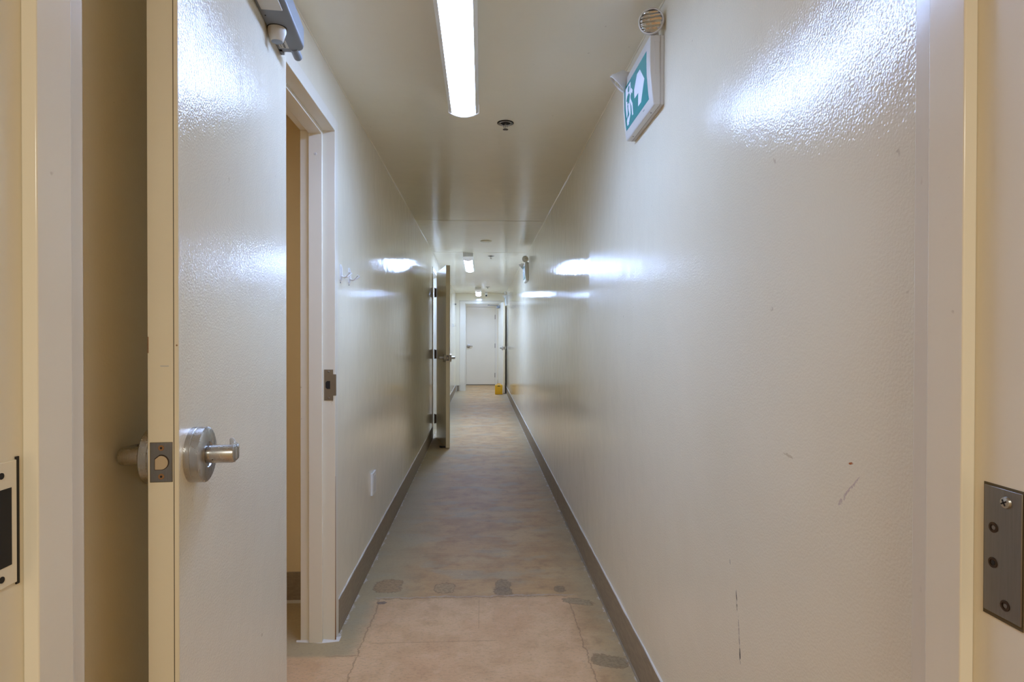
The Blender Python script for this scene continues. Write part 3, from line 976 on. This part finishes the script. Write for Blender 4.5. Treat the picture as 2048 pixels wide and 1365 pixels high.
def build_exit_sign():
    """origin at the near lower corner on the wall; local x: out from the wall (-X), y: along the corridor, z up"""
    e = empty('exit_sign', (XR, 1.878, 1.95), (0, 0, 0))
    Ls, Hs = 0.357, 0.216
    prof_ = [(0.0, 0.0), (-0.030, 0.0), (-0.0345, 0.006), (-0.0405, 0.05), (-0.0455, 0.105), (-0.0465, 0.15), (-0.0455, Hs - 0.004), (-0.043, Hs), (0.0, Hs)]
    m4 = Matrix(((1, 0, 0, 0), (0, 0, 1, 0), (0, 1, 0, 0), (0, 0, 0, 1)))
    body = MB().prism(prof_, 0.0, Ls, m4).build('sign_housing', M['offwhite'], e, bevel=0.0025)
    # parting line and side moulding
    MB().box(-0.013, -0.0125, -0.0006, Ls + 0.0006, -0.0006, Hs + 0.0006).build('parting_line', M['seam'], body)
    MB().box(-0.031, -0.017, -0.0012, 0.0, 0.095, 0.205).box(-0.034, -0.014, -0.0014, 0.0, 0.195, 0.214).build('side_moulding', M['offwhite'], body, bevel=0.0006)
    for yy in (0.07, 0.30):
        MB().lathe([(0.0028, 0.0002), (0.0028, -0.0008), (0, -0.0008)], 10, Matrix.Translation((-0.022, yy, 0))).build('screw_hole', M['steel_dull'], body)

    def fx(z):                      # face distance from the wall at a height
        for (a, b) in zip(prof_[2:6], prof_[3:7]):
            if a[1] <= z <= b[1]:
                k = (z - a[1]) / (b[1] - a[1])
                return a[0] + (b[0] - a[0]) * k
        return prof_[5][0]

    def sheet(poly, off, name, mat, par):
        """poly of (u, v): u from far end towards the near end as read, v up; laid on the curved face"""
        bm = bmesh.new()
        # cut the polygon into horizontal bands so that it follows the face
        vs_ = [bm.verts.new((0, Ls - u, v)) for u, v in poly]
        bm.faces.new(vs_)
        bmesh.ops.triangulate(bm, faces=bm.faces[:])
        for zc in (0.05, 0.078, 0.105, 0.13):
            geom = bm.verts[:] + bm.edges[:] + bm.faces[:]
            bmesh.ops.bisect_plane(bm, geom=geom, plane_co=(0, 0, zc), plane_no=(0, 0, 1))
        for v in bm.verts:
            v.co.x = fx(v.co.z) - off
        ret = bmesh.ops.extrude_face_region(bm, geom=bm.faces[:])
        for v in [g for g in ret['geom'] if isinstance(g, bmesh.types.BMVert)]:
            v.co.x -= 0.0004
        bmesh.ops.recalc_face_normals(bm, faces=bm.faces)
        me = bpy.data.meshes.new(name)
        bm.to_mesh(me)
        bm.free()
        me.materials.append(mat)
        o_ = bpy.data.objects.new(name, me)
        COL.objects.link(o_)
        o_.parent = par
        return o_

    u0, u1, v0, v1 = 0.022, 0.320, 0.030, 0.182
    pan = sheet([(u0, v0), (u1, v0), (u1, v1), (u0, v1)], 0.0003, 'green_panel', M['green'], e)
    pan['label'] = 'teal green pictogram panel'
    hh = v1 - v0

    def P(pts):
        return [(u0 + a * hh, v0 + b * hh) for a, b in pts]
    # arrow pointing right
    sheet(P([(0.96, 0.41), (1.38, 0.41), (1.18, 0.15), (1.42, 0.15), (1.80, 0.50), (1.46, 0.84), (1.22, 0.84), (1.38, 0.60), (0.96, 0.60)]),
          0.0009, 'arrow', M['sign_white'], pan)
    # running figure in a doorway
    sheet(P([(0.16, 0.50), (0.62, 0.50), (0.62, 0.93), (0.16, 0.93)]), 0.0009, 'doorway_shape', M['sign_white'], pan)
    sheet(P([(0.16, 0.07), (0.30, 0.07), (0.30, 0.50), (0.16, 0.50)]), 0.0009, 'doorway_shape', M['sign_white'], pan)
    circ = [(0.47 + 0.075 * math.cos(R(30 * i)), 0.82 + 0.075 * math.sin(R(30 * i))) for i in range(12)]
    sheet(P(circ), 0.0014, 'figure_head', M['green'], pan)
    sheet(P([(0.33, 0.70), (0.49, 0.73), (0.58, 0.64), (0.56, 0.60), (0.49, 0.65), (0.50, 0.50), (0.34, 0.50), (0.38, 0.62), (0.30, 0.58), (0.24, 0.62)]),
          0.0014, 'figure_torso', M['green'], pan)
    sheet(P([(0.36, 0.50), (0.54, 0.50), (0.66, 0.36), (0.66, 0.14), (0.74, 0.14), (0.76, 0.38), (0.60, 0.58), (0.70, 0.66), (0.78, 0.60), (0.82, 0.66), (0.70, 0.76), (0.62, 0.70), (0.62, 0.50)]),
          0.0011, 'figure_limbs', M['sign_white'], pan)
    sheet(P([(0.36, 0.50), (0.48, 0.48), (0.42, 0.26), (0.20, 0.12), (0.34, 0.10), (0.54, 0.24), (0.58, 0.40), (0.50, 0.52)]), 0.0012, 'figure_leg', M['sign_white'], pan)
    sheet(P([(0.30, 0.30), (0.36, 0.50), (0.40, 0.48), (0.35, 0.28), (0.16, 0.18), (0.16, 0.24)]), 0.0016, 'figure_leg', M['green'], pan)
    sheet([(0.245, 0.018), (0.262, 0.018), (0.262, 0.0195), (0.245, 0.0195)], 0.0004, 'maker_line', M['ink'], body)
    head(e, (-0.040, 0.004, 0.257), (-0.42, -1.0, -0.10))
    MB().lathe([(0.012, 0.205), (0.012, 0.232)], 20, Matrix.Translation((-0.024, 0.022, 0.0))).build('lamp_neck', M['offwhite'], e, smooth=True)
    head(e, (-0.066, 0.330, 0.205), (-0.75, 0.25, -0.72))
    MB().tube([(-0.024, 0.320, 0.212), (-0.030, 0.322, 0.232), (-0.045, 0.326, 0.232)], 0.011, 14).build('lamp_neck', M['offwhite'], e, smooth=True)
    return e


ex = build_exit_sign()
tag(ex, 'green running-figure exit sign with twin lamp heads, nearest, high on right wall', 'exit sign', 'exit signs along the right wall')
ex2 = copy_tree(ex)
ex2.location = (XR, 7.277, 1.918)
ex2['label'] = 'exit sign with twin lamp heads, seen edge-on halfway down the right wall'
ex3 = copy_tree(ex)
ex3.location = (XR, 13.02, 1.935)
ex3['label'] = 'tiny exit sign with lamp head farthest down the right wall, above the end open door'


# ------------------------------------------------------------------ sprinklers
def build_sprinkler():
    e = empty('sprinkler', (0.118, 2.985, H))
    MB().lathe([(0.0362, -0.004), (0.0345, -0.0062), (0.0325, -0.0055), (0.0305, -0.001)], 40, caps=False).build('escutcheon', M['steel'], e, smooth=True)
    MB().lathe([(0.0400, -0.0), (0.0400, -0.0030), (0.0362, -0.0050), (0.0362, -0.0)], 40, caps=False).build('outer_ring', M['dark'], e)  # dark outer ring around the escutcheon
    MB().lathe([(0.0305, -0.0008), (0.0, -0.0008)], 40, caps=False).build('recess', M['dark'], e)
    MB().lathe([(0.027, -0.001), (0.027, -0.003), (0.0245, -0.003), (0.0245, -0.001)], 40, caps=False).build('inner_ring', M['steel'], e, smooth=True)
    mb_ = MB()
    mb_.tube([(0, 0, -0.001), (0, 0, -0.012)], 0.006, 12)
    mb_.tube([(-0.006, 0, -0.008), (-0.010, 0, -0.018), (-0.003, 0, -0.031)], 0.0018, 8)
    mb_.tube([(0.006, 0, -0.008), (0.010, 0, -0.018), (0.003, 0, -0.031)], 0.0018, 8)
    mb_.tube([(0, 0, -0.012), (0, 0, -0.031)], 0.0022, 10)
    mb_.build('sprinkler_frame', M['steel'], e, smooth=True)
    mb_ = MB()
    mb_.lathe([(0.005, -0.031), (0.0075, -0.031), (0.0075, -0.033), (0.0, -0.034)], 20)
    for k in range(12):
        mb_.box(0.006, 0.0135, -0.0016, 0.0016, -0.0335, -0.0325, Matrix.Rotation(R(30 * k), 4, 'Z'))
    mb_.build('deflector', M['brass'], e)
    return e


sp = build_sprinkler()
tag(sp, 'chrome ringed ceiling sprinkler just past the nearest ceiling light', 'sprinkler', 'ceiling sprinklers')
for loc, lab in (((0.126, 7.79, H), 'small dark ceiling sprinkler to the right of the middle ceiling light'),
                 ((0.136, 12.46, H), 'tiny dark ceiling sprinkler to the right of the farthest ceiling light')):
    c = copy_tree(sp)
    c.location = loc
    c['label'] = lab

# flat blanking disc on the ceiling
o = MB().lathe([(0.060, 0.0), (0.060, -0.004), (0.054, -0.008), (0, -0.009)], 48).build('ceiling_cover_plate', M['ceiling'], loc=(0.053, 6.60, H), smooth=True)
tag(o, 'round cream cover disc on the ceiling before the middle ceiling light', 'cover plate')


# ------------------------------------------------------------------ left-wall fittings
def build_hook():
    e = empty('coat_hook', (XL, 2.585, 1.494))
    pl = MB()
    pts = []
    for i in range(13):
        a = R(180 * i / 12)
        pts.append((0.0105 * math.cos(a), 0.026 + 0.0105 * math.sin(a)))
    for i in range(13):
        a = R(180 + 180 * i / 12)
        pts.append((0.0095 * math.cos(a), -0.026 + 0.0095 * math.sin(a)))
    m4 = Matrix(((0, 0, 1, 0), (1, 0, 0, 0), (0, 1, 0, 0), (0, 0, 0, 1)))
    pl.prism(pts, 0.0, 0.004, m4)
    o_ = pl.build('back_plate', M['white'], e, bevel=0.001)
    MB().tube([(0.004, 0, 0.033), (0.0075, 0, 0.02), (0.009, 0, -0.012), (0.006, 0, -0.032)], 0.0028, 8).build('rib', M['white'], o_, smooth=True)
    for s in (-1, 1):
        MB().tube([(0.006, 0, -0.012), (0.017, s * 0.004, -0.0185), (0.028, s * 0.010, -0.016), (0.040, s * 0.016, -0.004), (0.045, s * 0.018, 0.002)],
                  [0.0042, 0.0036, 0.0032, 0.0032, 0.0036], 10).build('prong', M['white'], e, smooth=True)
    MB().lathe([(0.003, 0), (0.002, 0.003), (0, 0.003)], 8, Matrix.Translation((0.001, 0, -0.040)) @ Matrix.Rotation(R(90), 4, 'Y')).build('screw_head', M['steel_dull'], e)
    return e


hk = build_hook()
tag(hk, 'white double-prong coat hook on the left wall, nearer the side-room door frame', 'coat hook', 'white wall coat hooks')
for loc, lab in (((XL, 2.749, 1.498), 'white double-prong coat hook on left wall, right one of the near pair'),
                 ((XL, 12.82, 1.50), 'faint small coat hook far down the left wall, past the second open door')):
    c = copy_tree(hk)
    c.location = loc
    c['label'] = lab
o = MB().box(0, 0.0025, -0.002, 0.002, -0.033, 0.033).build('plastic_strip', M['white'], loc=(XL, 2.50, 1.488), bevel=0.001)
tag(o, 'thin white upright plastic strip on left wall between door frame and coat hooks', 'plastic strip')

e = tag(empty('wall_plate', (XL, 3.345, 0.436)), 'white cover plate low on the left wall above the skirting', 'wall plate')
MB().box(0, 0.012, -0.056, 0.050, -0.060, 0.060).build('cover', M['white'], e, bevel=0.002)
MB().box(0.0115, 0.0135, -0.035, 0.025, -0.045, 0.045).build('insert', M['offwhite'], e, bevel=0.001)

e = tag(empty('door_sensor', (XL, 14.05, 2.01)), 'tiny dark sensor high on left wall beside the end doorway', 'sensor')
MB().box(0, 0.022, -0.015, 0.015, -0.018, 0.018).build('sensor_case', M['steel_dull'], e, bevel=0.004)

# security camera on the ceiling before the far doorway
e = tag(empty('security_camera', (0.118, 13.9, H)), 'small white dome security camera with black lens on ceiling near end doorway', 'security camera')
MB().lathe([(0.036, 0.0), (0.036, -0.018), (0.028, -0.030), (0.0, -0.030)], 28).build('mount', M['white'], e, smooth=True)
MB().lathe([(0.0, -0.095), (0.014, -0.092), (0.026, -0.080), (0.031, -0.064), (0.028, -0.045), (0.018, -0.030)], 28).build('camera_body', M['white'], e, smooth=True)
MB().lathe([(0.0, 0.0), (0.0, 0.012), (0.017, 0.010), (0.021, 0.0)], 24, Matrix.Translation((0, -0.020, -0.075)) @ Matrix.Rotation(R(105), 4, 'X'), caps=False).build('camera_lens', M['black'], e, smooth=True)

# yellow container holding the end door open
e = tag(empty('yellow_container', (0.389, 13.35, 0.0)), 'yellow plastic container on the floor against the end open door', 'container')
b = MB()
secs = []
for z_, k in ((0.0, 0.93), (0.012, 1.0), (0.175, 1.0), (0.200, 0.97), (0.212, 0.90)):
    secs.append([(-0.082 * k, -0.05 * k, z_), (0.082 * k, -0.05 * k, z_), (0.082 * k, 0.05 * k, z_), (-0.082 * k, 0.05 * k, z_)])
b.sweep(secs).build('container_body', M['yellow'], e, bevel=0.008, segs=3)
MB().tube([(-0.045, 0, 0.205), (-0.040, 0, 0.225), (-0.02, 0, 0.233), (0.02, 0, 0.233), (0.040, 0, 0.225), (0.045, 0, 0.205)], 0.008, 10).build('carry_handle', M['yellow'], e, smooth=True)
MB().box(-0.030, 0.030, -0.0515, -0.048, 0.180, 0.196).build('grip_slot', M['dark'], e, bevel=0.002)
MB().tube([(-0.030, 0.02, 0.20), (-0.031, 0.02, 0.27), (-0.024, 0.02, 0.325), (-0.016, 0.02, 0.30), (-0.014, 0.02, 0.20)], 0.0022, 6).build('wire_loop', M['steel_dull'], e, smooth=True)

# wedge under the second open leaf
o = MB()
o.sweep([[(-0.018, 0.0, 0), (0.018, 0.0, 0), (0.018, 0.0, 0.022), (-0.018, 0.0, 0.022)],
         [(-0.018, 0.11, 0), (0.018, 0.11, 0), (0.018, 0.11, 0.004), (-0.018, 0.11, 0.004)]])
o = o.build('door_wedge', M['rubber'], loc=(-0.455, 6.835, 0), rot=(0, 0, R(-62)), bevel=0.001)
tag(o, 'small dark rubber wedge on the floor under the second open door', 'door wedge')
